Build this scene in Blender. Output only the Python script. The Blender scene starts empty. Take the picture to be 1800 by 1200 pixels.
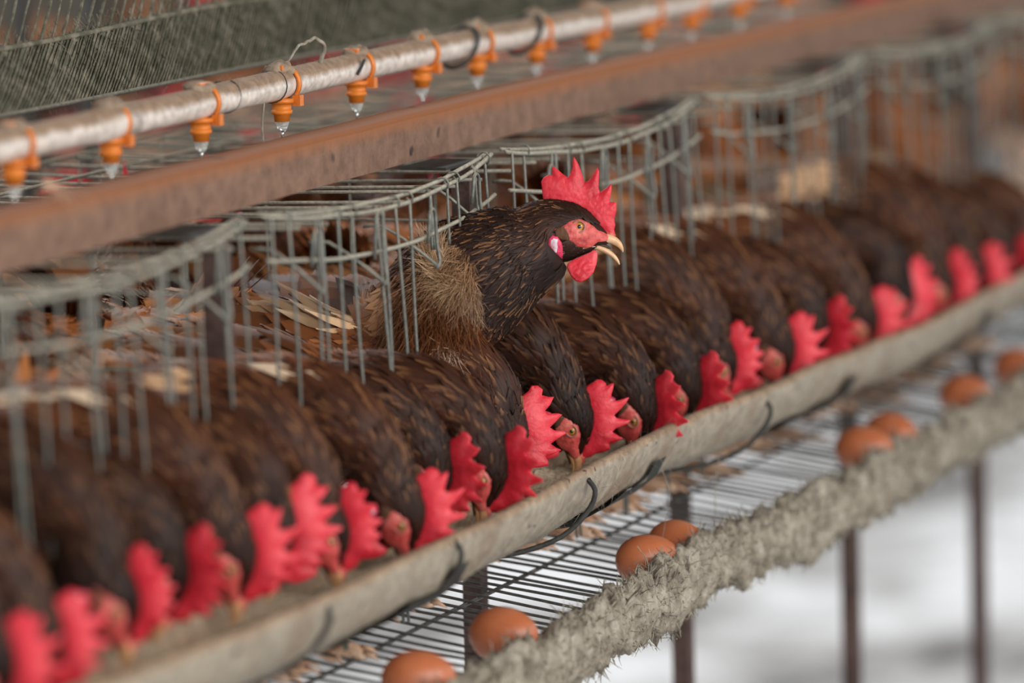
import bpy, math, random
import numpy as np
from mathutils import Vector, Matrix, noise
from mathutils.geometry import delaunay_2d_cdt
random.seed(7); RNG = np.random.default_rng(7)
C = bpy.context.scene.collection
sc = bpy.context.scene
PI = math.pi

# ------------------------------------------------------------------ camera, world, light, exposure
# world axes: X runs along the cage row (away from the viewer), Y runs into the cages, Z is up
F = 8500.0
D = np.array([3400., 1250., F]); D /= np.linalg.norm(D)
U = np.array([-.027, 1., 0.]); U[2] = -(D[0]*U[0]+D[1]*U[1])/D[2]; U /= np.linalg.norm(U)
rb = lambda v: np.array([v[0], v[1], -v[2]])
Xc, Zc = rb(D), rb(U); Yc = np.cross(Zc, Xc)
M = np.array([Xc, Yc, Zc])                     # camera vector (right, up, back) -> world
CAM = np.array([-3.725, -1.5382, 1.5226])
def at(x, y, Z):                               # photograph direction at a chosen real distance -> point in the barn
    return CAM + M @ np.array([(x-900)/F*Z, -(y-600)/F*Z, -Z])
def on_h(x, y, h):
    r = M @ np.array([(x-900)/F, -(y-600)/F, -1.]); return CAM + (h-CAM[2])/r[2]*r
def on_d(x, y, d):
    r = M @ np.array([(x-900)/F, -(y-600)/F, -1.]); return CAM + (d-CAM[1])/r[1]*r
cam = bpy.data.cameras.new('camera'); co = bpy.data.objects.new('camera', cam); C.objects.link(co)
mw = Matrix.Identity(4)
for i in range(3):
    for j in range(3): mw[i][j] = M[i][j]
    mw[i][3] = CAM[i]
co.matrix_world = mw
cam.sensor_width = 36; cam.lens = F/1800*36
cam.clip_start = .1; cam.clip_end = 200
cam.dof.use_dof = True; cam.dof.focus_distance = 4.06; cam.dof.aperture_fstop = 2.8
sc.camera = co
sc.view_settings.view_transform = 'Standard'; sc.view_settings.look = 'None'
sc.view_settings.gamma = 1; sc.view_settings.use_curve_mapping = False
sc.view_settings.exposure = 0.0
w = bpy.data.worlds.new('sky'); sc.world = w; w.use_nodes = True
w.node_tree.nodes['Background'].inputs[0].default_value = (.95, .97, 1, 1)
w.node_tree.nodes['Background'].inputs[1].default_value = 1.0
def area(name, loc, target, sx, sy, power, col):
    l = bpy.data.lights.new(name, 'AREA'); l.shape = 'RECTANGLE'; l.size = sx; l.size_y = sy; l.energy = power; l.color = col
    o = bpy.data.objects.new(name, l); C.objects.link(o); o.location = loc
    o.rotation_euler = (Vector(target)-Vector(loc)).to_track_quat('-Z', 'Y').to_euler(); return o
area('open_side_daylight', (-1.6, -3.6, 2.35), (0.4, 0, 0.95), 4, 1.6, 135, (1, .96, .9))

area('added_fill_over_back_aisle', (4.2, 1.75, 2.85), (4.2, 1.7, 0), 9, .9, 160, (.97, .98, 1))  # made-up overhead lamp that brightens the ground below and behind the cages

# ------------------------------------------------------------------ materials
def nt(name):
    m = bpy.data.materials.new(name); m.use_nodes = True
    t = m.node_tree; return m, t, t.nodes['Principled BSDF']
def node(t, kind, **kw):
    n = t.nodes.new(kind)
    for k, v in kw.items():
        if k in ('inp',):
            for a, b in v.items(): n.inputs[a].default_value = b
        else: setattr(n, k, v)
    return n
def noisy(name, cols, scale=20, rough=.7, bump=.3, bscale=None, metal=0, stretch=(1, 1, 1), detail=6, dist=.002, spec=.5, pos=None):
    m, t, b = nt(name)
    tc = node(t, 'ShaderNodeTexCoord'); mp = node(t, 'ShaderNodeMapping'); mp.inputs['Scale'].default_value = stretch
    t.links.new(tc.outputs['Object'], mp.inputs[0])
    n = node(t, 'ShaderNodeTexNoise', inp={'Scale': scale, 'Detail': detail, 'Roughness': .65}); t.links.new(mp.outputs[0], n.inputs['Vector'])
    r = node(t, 'ShaderNodeValToRGB'); t.links.new(n.outputs['Fac'], r.inputs[0])
    e = r.color_ramp.elements
    k = len(cols)
    ps = pos or [.3+.4*i/(k-1) for i in range(k)]
    while len(e) < k: e.new(.5)
    for i in range(k): e[i].position = ps[i]; e[i].color = (*cols[i], 1)
    t.links.new(r.outputs[0], b.inputs['Base Color'])
    b.inputs['Roughness'].default_value = rough; b.inputs['Metallic'].default_value = metal
    b.inputs['Specular IOR Level'].default_value = spec
    if bump:
        n2 = node(t, 'ShaderNodeTexNoise', inp={'Scale': bscale or scale*4, 'Detail': 5}); t.links.new(mp.outputs[0], n2.inputs['Vector'])
        bp = node(t, 'ShaderNodeBump', inp={'Strength': bump, 'Distance': dist}); t.links.new(n2.outputs['Fac'], bp.inputs['Height'])
        t.links.new(bp.outputs[0], b.inputs['Normal'])
    return m
def dusted(name, base, dust, scale=30, rough=.6, metal=0, amount=.5, soft=.35, bump=.3):
    """a surface whose upward-facing side carries settled dust of its own colour"""
    m, t, b = nt(name)
    tc = node(t, 'ShaderNodeTexCoord'); g = node(t, 'ShaderNodeNewGeometry'); sx = node(t, 'ShaderNodeSeparateXYZ')
    t.links.new(g.outputs['Normal'], sx.inputs[0])
    n = node(t, 'ShaderNodeTexNoise', inp={'Scale': scale, 'Detail': 6, 'Roughness': .7}); t.links.new(tc.outputs['Object'], n.inputs['Vector'])
    a = node(t, 'ShaderNodeMath', operation='MULTIPLY_ADD', inp={1: .8, 2: -.4}); t.links.new(n.outputs['Fac'], a.inputs[0])
    s = node(t, 'ShaderNodeMath', operation='ADD'); t.links.new(sx.outputs['Z'], s.inputs[0]); t.links.new(a.outputs[0], s.inputs[1])
    mr = node(t, 'ShaderNodeMapRange', inp={'From Min': 1-amount-soft, 'From Max': 1-amount+soft}); t.links.new(s.outputs[0], mr.inputs[0])
    n3 = node(t, 'ShaderNodeTexNoise', inp={'Scale': scale*3, 'Detail': 4}); t.links.new(tc.outputs['Object'], n3.inputs['Vector'])
    def vary(c):
        r = node(t, 'ShaderNodeValToRGB'); t.links.new(n3.outputs['Fac'], r.inputs[0])
        r.color_ramp.elements[0].position = .3; r.color_ramp.elements[1].position = .7
        r.color_ramp.elements[0].color = (*[x*.7 for x in c], 1); r.color_ramp.elements[1].color = (*[min(1, x*1.25) for x in c], 1); return r
    ra, rb_ = vary(base), vary(dust)
    mx = node(t, 'ShaderNodeMix', data_type='RGBA'); t.links.new(mr.outputs[0], mx.inputs[0])
    t.links.new(ra.outputs[0], mx.inputs[6]); t.links.new(rb_.outputs[0], mx.inputs[7]); t.links.new(mx.outputs[2], b.inputs['Base Color'])
    rr = node(t, 'ShaderNodeMapRange', inp={'To Min': rough, 'To Max': .95}); t.links.new(mr.outputs[0], rr.inputs[0]); t.links.new(rr.outputs[0], b.inputs['Roughness'])
    b.inputs['Metallic'].default_value = metal
    if bump:
        bp = node(t, 'ShaderNodeBump', inp={'Strength': bump, 'Distance': .001}); t.links.new(n3.outputs['Fac'], bp.inputs['Height']); t.links.new(bp.outputs[0], b.inputs['Normal'])
    return m
def plain(name, col, rough=.5, **kw):
    m, t, b = nt(name); b.inputs['Base Color'].default_value = (*col, 1); b.inputs['Roughness'].default_value = rough
    for k, v in kw.items(): b.inputs[k.replace('_', ' ')].default_value = v
    return m

MAT = {}
# rusty beam: dusty brown face, bare orange rust near its upper edge, dark scabs
m, t, b = nt('rusted_beam_steel')
tc = node(t, 'ShaderNodeTexCoord'); sx = node(t, 'ShaderNodeSeparateXYZ'); t.links.new(tc.outputs['Object'], sx.inputs[0])
n = node(t, 'ShaderNodeTexNoise', inp={'Scale': 55., 'Detail': 8., 'Roughness': .7}); t.links.new(tc.outputs['Object'], n.inputs['Vector'])
r = node(t, 'ShaderNodeValToRGB'); t.links.new(n.outputs['Fac'], r.inputs[0])
r.color_ramp.elements[0].position = .3; r.color_ramp.elements[0].color = (.125, .068, .045, 1)
r.color_ramp.elements[1].position = .7; r.color_ramp.elements[1].color = (.27, .155, .105, 1)
ma = node(t, 'ShaderNodeMath', operation='MULTIPLY_ADD', inp={1: .012, 2: 0.}); t.links.new(n.outputs['Fac'], ma.inputs[0])
ad = node(t, 'ShaderNodeMath', operation='ADD'); t.links.new(sx.outputs['Z'], ad.inputs[0]); t.links.new(ma.outputs[0], ad.inputs[1])
mr = node(t, 'ShaderNodeMapRange', inp={'From Min': .031, 'From Max': .046}); t.links.new(ad.outputs[0], mr.inputs[0])
mx = node(t, 'ShaderNodeMix', data_type='RGBA', inp={7: (.30, .105, .035, 1)}); t.links.new(mr.outputs[0], mx.inputs[0]); t.links.new(r.outputs[0], mx.inputs[6])
v = node(t, 'ShaderNodeTexNoise', inp={'Scale': 26., 'Detail': 2.}); t.links.new(tc.outputs['Object'], v.inputs['Vector'])
vr = node(t, 'ShaderNodeMapRange', inp={'From Min': .7, 'From Max': .76}); t.links.new(v.outputs['Fac'], vr.inputs[0])
mx2 = node(t, 'ShaderNodeMix', data_type='RGBA', inp={7: (.03, .018, .012, 1)}); t.links.new(vr.outputs[0], mx2.inputs[0]); t.links.new(mx.outputs[2], mx2.inputs[6])
t.links.new(mx2.outputs[2], b.inputs['Base Color']); b.inputs['Roughness'].default_value = .85
bp = node(t, 'ShaderNodeBump', inp={'Strength': .5, 'Distance': .0015}); t.links.new(n.outputs['Fac'], bp.inputs['Height']); t.links.new(bp.outputs[0], b.inputs['Normal'])
MAT['beam'] = m
MAT['post'] = noisy('rusted_post_steel', [(.025, .016, .014), (.075, .042, .035), (.13, .085, .07)], 45, .85, .6)
MAT['dark_steel'] = noisy('dark_grimy_steel', [(.012, .012, .012), (.05, .048, .042)], 60, .7, .4)
MAT['wire'] = dusted('galvanised_wire', (.165, .17, .15), (.36, .325, .24), 70, .4, .35, .45, .5, .5)
MAT['top_wire'] = dusted('dust_caked_wire', (.24, .235, .2), (.44, .4, .31), 90, .6, .1, .8, .5, .6)
MAT['floor_wire'] = dusted('grimy_floor_wire', (.07, .068, .065), (.15, .14, .12), 60, .5, .3, .2, .4, .4)
MAT['pipe'] = dusted('dusty_white_pipe', (.68, .61, .55), (.31, .21, .14), 45, .3, 0, .72, .22, .25)
MAT['dust'] = noisy('matted_grey_dust', [(.12, .102, .078), (.29, .255, .2), (.46, .42, .35)], 60, 1, .8, 150, dist=.004, spec=.1)
MAT['dustbrown'] = noisy('tan_dust_cake', [(.2, .14, .1), (.34, .26, .19), (.42, .34, .26)], 70, 1, .8, 160, dist=.002, spec=.1)
MAT['net'] = noisy('dusty_green_net', [(.06, .06, .042), (.13, .13, .098), (.25, .23, .18)], 60, 1, .7, 120, spec=.1)
MAT['netstrand'] = noisy('dusty_net_strand', [(.08, .078, .055), (.16, .15, .11), (.3, .27, .21)], 60, 1, .5, 120, spec=.1)
MAT['orange'] = noisy('orange_plastic', [(.6, .15, .015), (.88, .26, .03)], 60, .4, .15, 120)
MAT['clear'] = plain('frosted_clear_plastic', (.85, .86, .82), .25, Transmission_Weight=.75, IOR=1.4)
MAT['pin'] = plain('steel_pin', (.7, .7, .68), .2, Metallic=.9)
MAT['trough'] = dusted('feed_trough_plastic', (.305, .26, .2), (.33, .225, .145), 34, .6, 0, .72, .3, .9)
t = MAT['trough'].node_tree; b = t.nodes['Principled BSDF']; src_ = b.inputs['Base Color'].links[0].from_socket
tc = node(t, 'ShaderNodeTexCoord'); n = node(t, 'ShaderNodeTexNoise', inp={'Scale': 75., 'Detail': 3.}); t.links.new(tc.outputs['Object'], n.inputs['Vector'])
mr = node(t, 'ShaderNodeMapRange', inp={'From Min': .66, 'From Max': .71}); t.links.new(n.outputs['Fac'], mr.inputs[0])
mx = node(t, 'ShaderNodeMix', data_type='RGBA', inp={7: (.05, .035, .025, 1)}); t.links.new(mr.outputs[0], mx.inputs[0]); t.links.new(src_, mx.inputs[6])
n = node(t, 'ShaderNodeTexNoise', inp={'Scale': 14., 'Detail': 5.}); t.links.new(tc.outputs['Object'], n.inputs['Vector'])
mr = node(t, 'ShaderNodeMapRange', inp={'From Min': .52, 'From Max': .68, 'To Max': .6}); t.links.new(n.outputs['Fac'], mr.inputs[0])
mx3 = node(t, 'ShaderNodeMix', data_type='RGBA', inp={7: (.2, .13, .08, 1)}); t.links.new(mr.outputs[0], mx3.inputs[0]); t.links.new(mx.outputs[2], mx3.inputs[6]); t.links.new(mx3.outputs[2], b.inputs['Base Color'])
MAT['joint_shade'] = noisy('dark_green_joint_shade', [(.01, .013, .011), (.03, .034, .028)], 40, .6, .3)  # near-black green standing in for shade and gap at the trough joints
MAT['feed'] = noisy('layer_mash_feed', [(.3, .24, .15), (.5, .42, .29), (.66, .58, .44)], 160, 1, 1, 300)
MAT['egg'] = noisy('brown_eggshell', [(.42, .115, .045), (.52, .16, .065)], 40, .35, .12, 300, dist=.0004)
MAT['comb'] = noisy('red_comb_skin', [(.46, .011, .024), (.7, .028, .048), (.82, .09, .11)], 40, .42, .5, 420, dist=.0009, spec=.4)
for k in ('comb',):
    b = MAT[k].node_tree.nodes['Principled BSDF']; b.inputs['Subsurface Weight'].default_value = .15
    b.inputs['Subsurface Radius'].default_value = (.006, .0015, .001); b.inputs['Subsurface Scale'].default_value = 1
MAT['face'] = noisy('wrinkled_red_face_skin', [(.34, .03, .03), (.64, .09, .08), (.72, .22, .18)], 90, .5, .9, 260, dist=.0012)
MAT['lobe'] = noisy('white_earlobe_skin', [(.55, .1, .16), (.62, .5, .55), (.72, .68, .72)], 120, .6, .4, 300)
MAT['pinklobe'] = noisy('pink_lobe_skin', [(.62, .02, .07), (.75, .06, .14)], 60, .5, .5, 400)
MAT['earpatch'] = noisy('brown_ear_tuft', [(.045, .018, .008), (.12, .05, .02)], 80, .8, .6, 250, stretch=(1, 1, .3))
MAT['beak'] = noisy('horn_beak', [(.48, .22, .09), (.7, .42, .22), (.8, .56, .36)], 50, .35, .2, 90)
MAT['mouth'] = plain('dark_mouth', (.05, .02, .01), .6)
MAT['iris'] = plain('amber_iris', (.5, .24, .045), .12, Coat_Weight=.6)
MAT['pupil'] = plain('black_pupil', (.004, .004, .004), .05, Coat_Weight=1.)
MAT['eyelid'] = plain('pale_eyelid', (.42, .17, .12), .5)
MAT['leg'] = noisy('scaly_leg_skin', [(.42, .2, .1), (.68, .42, .27), (.78, .6, .46)], 45, .55, .8, 220, dist=.001)
MAT['ground'] = noisy('blotchy_pale_ground', [(.16, .155, .15), (.5, .5, .49), (.86, .87, .88)], 2.2, .7, .5, 12, dist=.03, pos=[.36, .47, .58], spec=.3)  # random dark to pale blotches
m, t, b = nt('hen_plumage')
a = node(t, 'ShaderNodeAttribute', attribute_name='fcol'); oi = node(t, 'ShaderNodeObjectInfo')
hs = node(t, 'ShaderNodeHueSaturation'); t.links.new(a.outputs['Color'], hs.inputs['Color'])
mr = node(t, 'ShaderNodeMapRange', inp={'To Min': .7, 'To Max': 1.45}); t.links.new(oi.outputs['Random'], mr.inputs[0]); t.links.new(mr.outputs[0], hs.inputs['Value'])
t.links.new(hs.outputs[0], b.inputs['Base Color']); b.inputs['Roughness'].default_value = .5; b.inputs['Specular IOR Level'].default_value = .2
b.inputs['Sheen Weight'].default_value = .0; b.inputs['Sheen Roughness'].default_value = .5
MAT['plumage'] = m

# ------------------------------------------------------------------ mesh helpers
def cat_np(parts):
    vs, fs, off = [], [], 0
    for v, f in parts:
        vs.append(np.asarray(v, float)); fs += [tuple(i+off for i in q) for q in f]; off += len(v)
    return np.concatenate(vs), fs
def mesh(name, v, f, mat, smooth=True, col=None):
    me = bpy.data.meshes.new(name); me.from_pydata(np.asarray(v, float).tolist(), [], f)
    me.materials.append(MAT[mat] if isinstance(mat, str) else mat)
    if smooth: me.polygons.foreach_set('use_smooth', [True]*len(me.polygons))
    if col is not None:
        a = me.color_attributes.new('fcol', 'FLOAT_COLOR', 'POINT')
        c = np.ones((len(v), 4), np.float32); c[:, :3] = col; a.data.foreach_set('color', c.ravel())
    me.update(); return me
def add(name, me, parent=None, loc=(0, 0, 0), **props):
    o = bpy.data.objects.new(name, me); C.objects.link(o); o.location = loc
    if parent is not None: o.parent = parent
    for k, v in props.items(): o[k] = v
    return o
def part(name, vf, mat, parent=None, loc=(0, 0, 0), smooth=True, **props):
    return add(name, mesh(name, vf[0], vf[1], mat, smooth), parent, loc, **props)
def thing(name, label, cat, loc=(0, 0, 0), group=None):
    o = bpy.data.objects.new(name, None); C.objects.link(o); o.location = loc; o.empty_display_size = .05
    o['label'] = label; o['category'] = cat
    if group: o['group'] = group
    return o
def frames(P):
    P = np.asarray(P, float); T = np.gradient(P, axis=0); T /= np.linalg.norm(T, axis=1)[:, None]+1e-12
    N = np.zeros_like(P); n0 = np.cross(T[0], [0, 0, 1.]);
    if np.linalg.norm(n0) < .1: n0 = np.cross(T[0], [0, 1., 0])
    n0 /= np.linalg.norm(n0)
    for i in range(len(P)):
        n0 = n0-T[i]*np.dot(n0, T[i]); n0 /= np.linalg.norm(n0)+1e-12; N[i] = n0
    return T, N, np.cross(T, N)
def tube(P, r, sides=6, cap=True):
    P = np.asarray(P, float); n = len(P); r = np.broadcast_to(np.asarray(r, float), (n,))
    T, N, B = frames(P); th = np.arange(sides)/sides*2*PI
    v = (P[:, None, :]+r[:, None, None]*(np.cos(th)[None, :, None]*N[:, None, :]+np.sin(th)[None, :, None]*B[:, None, :])).reshape(-1, 3)
    f = [(i*sides+j, i*sides+(j+1) % sides, (i+1)*sides+(j+1) % sides, (i+1)*sides+j) for i in range(n-1) for j in range(sides)]
    if cap: f += [tuple(range(sides-1, -1, -1)), tuple((n-1)*sides+j for j in range(sides))]
    return v, f
def smoothpath(K, n):
    K = np.asarray(K, float); m = len(K); t = np.linspace(0, m-1, n); i = np.clip(t.astype(int), 0, m-2); u = (t-i)[:, None]
    Kp = np.vstack([2*K[0]-K[1], K, 2*K[-1]-K[-2]]); a, b_, c, d = Kp[i], Kp[i+1], Kp[i+2], Kp[i+3]
    return .5*((2*b_)+(-a+c)*u+(2*a-5*b_+4*c-d)*u**2+(-a+3*b_-3*c+d)*u**3)
def box(x0, x1, y0, y1, z0, z1):
    v = [(x, y, z) for x in (x0, x1) for y in (y0, y1) for z in (z0, z1)]
    return np.array(v, float), [(0, 1, 3, 2), (4, 6, 7, 5), (0, 4, 5, 1), (2, 3, 7, 6), (0, 2, 6, 4), (1, 5, 7, 3)]
def lathe(prof, seg=16, axis='z'):
    th = np.arange(seg)/seg*2*PI; v = []
    for r, z in prof: v += [(r*math.cos(a), r*math.sin(a), z) for a in th]
    n = len(prof)
    f = [(i*seg+j, i*seg+(j+1) % seg, (i+1)*seg+(j+1) % seg, (i+1)*seg+j) for i in range(n-1) for j in range(seg)]
    f += [tuple(range(seg-1, -1, -1)), tuple((n-1)*seg+j for j in range(seg))]
    return np.array(v), f
def wob(p, s, a, seed=0):
    p = np.asarray(p, float)
    return np.array([noise.noise_vector(Vector((q[0]*s+seed, q[1]*s, q[2]*s+seed*.7))) for q in p])*a
def sphere(c, r, nu=14, nv=9):
    v = [(0, 0, 1)]
    for i in range(1, nv):
        a = PI*i/nv; v += [(math.sin(a)*math.cos(2*PI*j/nu), math.sin(a)*math.sin(2*PI*j/nu), math.cos(a)) for j in range(nu)]
    v.append((0, 0, -1)); f = [(0, 1+j, 1+(j+1) % nu) for j in range(nu)]
    for i in range(nv-2): f += [(1+i*nu+j, 1+(i+1)*nu+j, 1+(i+1)*nu+(j+1) % nu, 1+i*nu+(j+1) % nu) for j in range(nu)]
    e = len(v)-1; f += [(e, 1+(nv-2)*nu+(j+1) % nu, 1+(nv-2)*nu+j) for j in range(nu)]
    return np.array(v)*np.asarray(r)+np.asarray(c), f
def ribbons(base, dirs, length, width, droop=0., seg=3, curl=.3):
    """many fine fibres: tapering flat strands"""
    n = len(base); t = np.linspace(0, 1, seg+1)
    dirs = dirs/np.linalg.norm(dirs, axis=1)[:, None]; side = np.cross(dirs, RNG.normal(size=(n, 3))); side /= np.linalg.norm(side, axis=1)[:, None]
    bend = RNG.normal(size=(n, 3))*curl; bend[:, 2] -= droop
    L = np.broadcast_to(length, (n,)); W = np.broadcast_to(width, (n,)); V = []
    for k in t:
        p = base+dirs*(L*k)[:, None]+bend*(L*k*k)[:, None]; ww = (W*(1-.8*k))[:, None]*side
        V += [p-ww, p+ww]
    V = np.stack(V, 1).reshape(-1, 3); m = 2*(seg+1)
    f = [(i*m+2*k, i*m+2*k+1, i*m+2*k+3, i*m+2*k+2) for i in range(n) for k in range(seg)]
    return V, f
def copy_tree(o, parent=None):
    c = o.copy(); C.objects.link(c)
    if parent is not None: c.parent = parent
    for ch in CH.get(o.name, []): copy_tree(ch, c)
    return c
CH = {}
def index_children():
    CH.clear()
    for o in bpy.data.objects:
        if o.parent: CH.setdefault(o.parent.name, []).append(o)

# ------------------------------------------------------------------ setting
v, f = [], []
gx, gy = 90, 60
for i in range(gx+1):
    for j in range(gy+1):
        x = -3+27*i/gx; y = -4+18*j/gy
        v.append((x, y, .02*noise.noise(Vector((x*1.3, y*1.3, 0)))+.012*noise.noise(Vector((x*5, y*5, 3)))))
f = [(i*(gy+1)+j, (i+1)*(gy+1)+j, (i+1)*(gy+1)+j+1, i*(gy+1)+j+1) for i in range(gx) for j in range(gy)]
part('floor', (v, f), 'ground', kind='structure')
MAT['wallm'] = noisy('grimy_render_wall', [(.05, .042, .032), (.11, .095, .07)], 3, .9, .3)
part('wall_back', box(-3, 24, 3.9, 4.05, 0, 1.5), 'wallm', smooth=False, kind='structure')
part('ceiling', box(-3, 24, -2.2, 6.5, 2.9, 2.95), 'wallm', smooth=False, kind='structure')

# ------------------------------------------------------------------ beam, posts
def beam(x0, x1, loc, label):
    th = thing('steel_beam', label, 'beam', loc)
    n = 60; xs = np.linspace(x0, x1, n)
    prof = [(0, 0), (0, .036), (-.001, .0385), (.002, .0405), (.032, .0405), (.032, .037), (.0035, .0365), (.003, 0)]
    V = []; k = len(prof)
    for i, x in enumerate(xs):
        w1 = .0022*math.sin(x*2.1+.6)+.0008*noise.noise(Vector((x*9, 0, 0)))
        for (a, b_) in prof: V.append((x, a+.0008*noise.noise(Vector((x*14, b_*60, 2))), b_+w1))
    f = [(i*k+j, (i+1)*k+j, (i+1)*k+(j+1) % k, i*k+(j+1) % k) for i in range(n-1) for j in range(k)]+[tuple(range(k)), tuple((n-1)*k+j for j in range(k-1, -1, -1))]
    o = part('angle_iron', (V, f), 'beam', th, smooth=False)
    pts = np.array([(RNG.uniform(x0, x1), RNG.uniform(-.001, 0), RNG.uniform(.004, .038)) for _ in range(900)])
    dd = RNG.normal(size=(900, 3)); dd[:, 1] = -abs(dd[:, 1])*.3
    part('dust_fibres', ribbons(pts, dd, RNG.uniform(.003, .009, 900), .00012), 'dustbrown', o, kind='stuff')
    return th
beam(-1.1, 4.2, (0, .065, 1.118), 'long rusty brown angle-iron beam running above the cage fronts beneath the water pipe')
POSTU = [-.93, -.403, .098, .626, 1.161, 1.652, 2.17, 2.69, 3.2]
plabel = ['', 'rusty post left of the raised hen, nearest the viewer', 'rusty dark post right behind the raised hen\'s neck', 'dark post right of the raised hen\'s beak with a flat top bracket',
          'blurred thin dark post above the third egg pair, second right of the raised hen', 'blurred dark leg at the right edge of the photo beside the grey ground', '', '', '']
for k, u in enumerate(POSTU[1:6], 1):
    th = thing('cage_post', plabel[k], 'post', (u, .032, 0))
    s = .0085
    V, F_ = cat_np([box(-s, s, -s, -s+.003, 0, 1.116), box(-s, -s+.003, -s+.003, s, 0, 1.116)])
    part('angle_post', (V, F_), 'post', th, smooth=False)
    part('top_plate', box(-.06, .012, -s, .034, 1.115, 1.1175), 'dark_steel', th, smooth=False, label='dark flat bracket plate')
    part('foot_plate', box(-.03, .03, -.03, .03, 0, .006), 'dark_steel', th, smooth=False)

for (x, y, d, lean, lab) in ((38, 20, 1.02, 0., 'dark blurred upright pole at the top left corner behind the net'), (122, 40, 1.0, .09, 'dark leaning pole right of the corner pole behind the net')):
    p = on_d(x, y, d); th = thing('back_post', lab, 'post', (p[0]-lean*p[2]*.5, d, 0))
    part('pole', tube([(0, 0, 0), (lean*.7, 0, .7), (lean*1.35, 0, 1.35)], .011, 10), 'dark_steel', th); part('foot_plate', box(-.03, .03, -.03, .03, 0, .006), 'dark_steel', th, smooth=False)

# ------------------------------------------------------------------ cage fronts
WR = .0013
floor_h0 = .76
CAGELAB = ['blurred wire hen cage at the left edge, before the first post', 'wire hen cage the raised hen leans out of, sharp grey bars',
           'wire hen cage between the raised hen\'s post and the dark bracketed post', 'blurred wire hen cage just right of the dark bracketed post',
           'blurred wire hen cage second right of the bracketed post', 'blurred wire hen cage at the right edge of the photo']
def frame(name, tubes, mat, cage, loc):
    o = part(name, cat_np(tubes), mat, cage, Vector(loc)-cage.location); return o
def sag(t): return math.sin(PI*min(max(t, 0), 1))**.75
CAGES = [thing('hen_cage', lab, 'cage', (POSTU[k], 0, floor_h0)) for k, lab in enumerate(CAGELAB)]
def make_front(cage, u0, u1, skip=None):
    """front grille of one bay; returns root"""
    L = u1-u0
    def hw(base, drop, t): return base-drop*sag(t)
    def dy(t): return -.012*math.sin(PI*t)
    ts = np.linspace(.02, .985, 26)
    def path(base, drop, off=0, js=0): return [(t*L, dy(t)+off+.0008*noise.noise(Vector((t*9, js, 0))), hw(base, drop, t)+.0012*noise.noise(Vector((t*7+u0, js, 4)))) for t in ts]
    th = frame('front_grille', [tube(path(1.126, .019), .0019), tube([(p[0], p[1]+.005, p[2]+.0035*math.sin(p[0]/L*PI)+.0015) for p in path(1.126, .018, js=3)], .0018)], 'top_wire', cage, (u0, 0, 0))
    part('cross_wire', tube(path(1.092, .018, -.002, 1), .0018), 'top_wire', th)
    nh = 4
    hooks = [(.16+i*.228) for i in range(nh)]
    bars = []
    for i in range(nh):
        bars += [(hooks[i]+.028, .772, 0), (hooks[i]+.046, .772, .6), (hooks[i]+.11, .80, .3), (hooks[i]+.165, .80, .2)]
    bars += [(.035, .80, 0), (.095, .80, 0)]
    for t, zb, k in bars:
        if t > .97: continue
        zt = hw(1.126, .019, t); x = t*L+RNG.uniform(-.003, .003); zb2 = zb
        for (a, b_, z) in (skip or []):
            if a < u0+x < b_: zb2 = z
        zz = np.linspace(zt, zb2, 10)
        w1 = RNG.uniform(-.004, .004); ph = RNG.uniform(0, 6)
        P = [(x+w1*(zt-z)/.3+.0012*math.sin(z*22+ph), dy(t)+.0018*math.sin(z*17+ph)+(-.014*(zt-z)/.35), z) for z in zz]
        # bent-over end wraps the top wire
        P = [(P[0][0], P[0][1]+.004, P[0][2]-.001), (P[0][0], P[0][1]+.002, P[0][2]+.003)]+P
        part('bar', tube(P, WR, 6), 'wire', th)
    for i, t in enumerate(hooks):
        x = t*L; z0 = hw(1.126, .019, t)
        top, bot, w_ = (z0-.002 if i % 2 else z0-.012), z0-.058, .0065
        if skip and any(a-.01 < u0+x < b_ for a, b_, z in skip): bot = z0-.045
        P = []
        for a in np.linspace(0, PI, 8): P.append((x+w_-w_*math.cos(a)-w_, -.008+dy(t), top-w_+w_*math.sin(a)*1.3))
        P = [(x-w_, -.006+dy(t), bot+.02)]+P+[(x+w_+.001, -.008+dy(t), bot+.02)]
        for a in np.linspace(0, PI*.9, 8): P.append((x+w_*.9*math.cos(a)+.002, -.01+dy(t), bot+.006-w_*math.sin(a)))
        P.append((x-.022, .012, bot+.034)); P.append((x-.03, .03, bot+.036))
        part('hook_loop', tube(smoothpath(P, 44), .0015, 6), 'wire', th)
        for tt in (t+.1, t-.07):
            if 0 < tt < 1:
                cx = tt*L; cz = hw(1.127, .018, tt)+.001
                A = np.linspace(0, 2*PI*.9, 12)
                part('wire_clip', tube([(cx+.0006*k_, dy(tt)+.002+.0052*math.cos(a), cz+.0052*math.sin(a)) for k_, a in enumerate(A)], .0009, 5), 'wire', th)
    return th
fronts = []
for k in range(6):
    u0, u1 = POSTU[k]+.008, POSTU[k+1]-.008
    make_front(CAGES[k], u0, u1, [(-.082, .09, 1.062)] if k == 1 else None)

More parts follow.
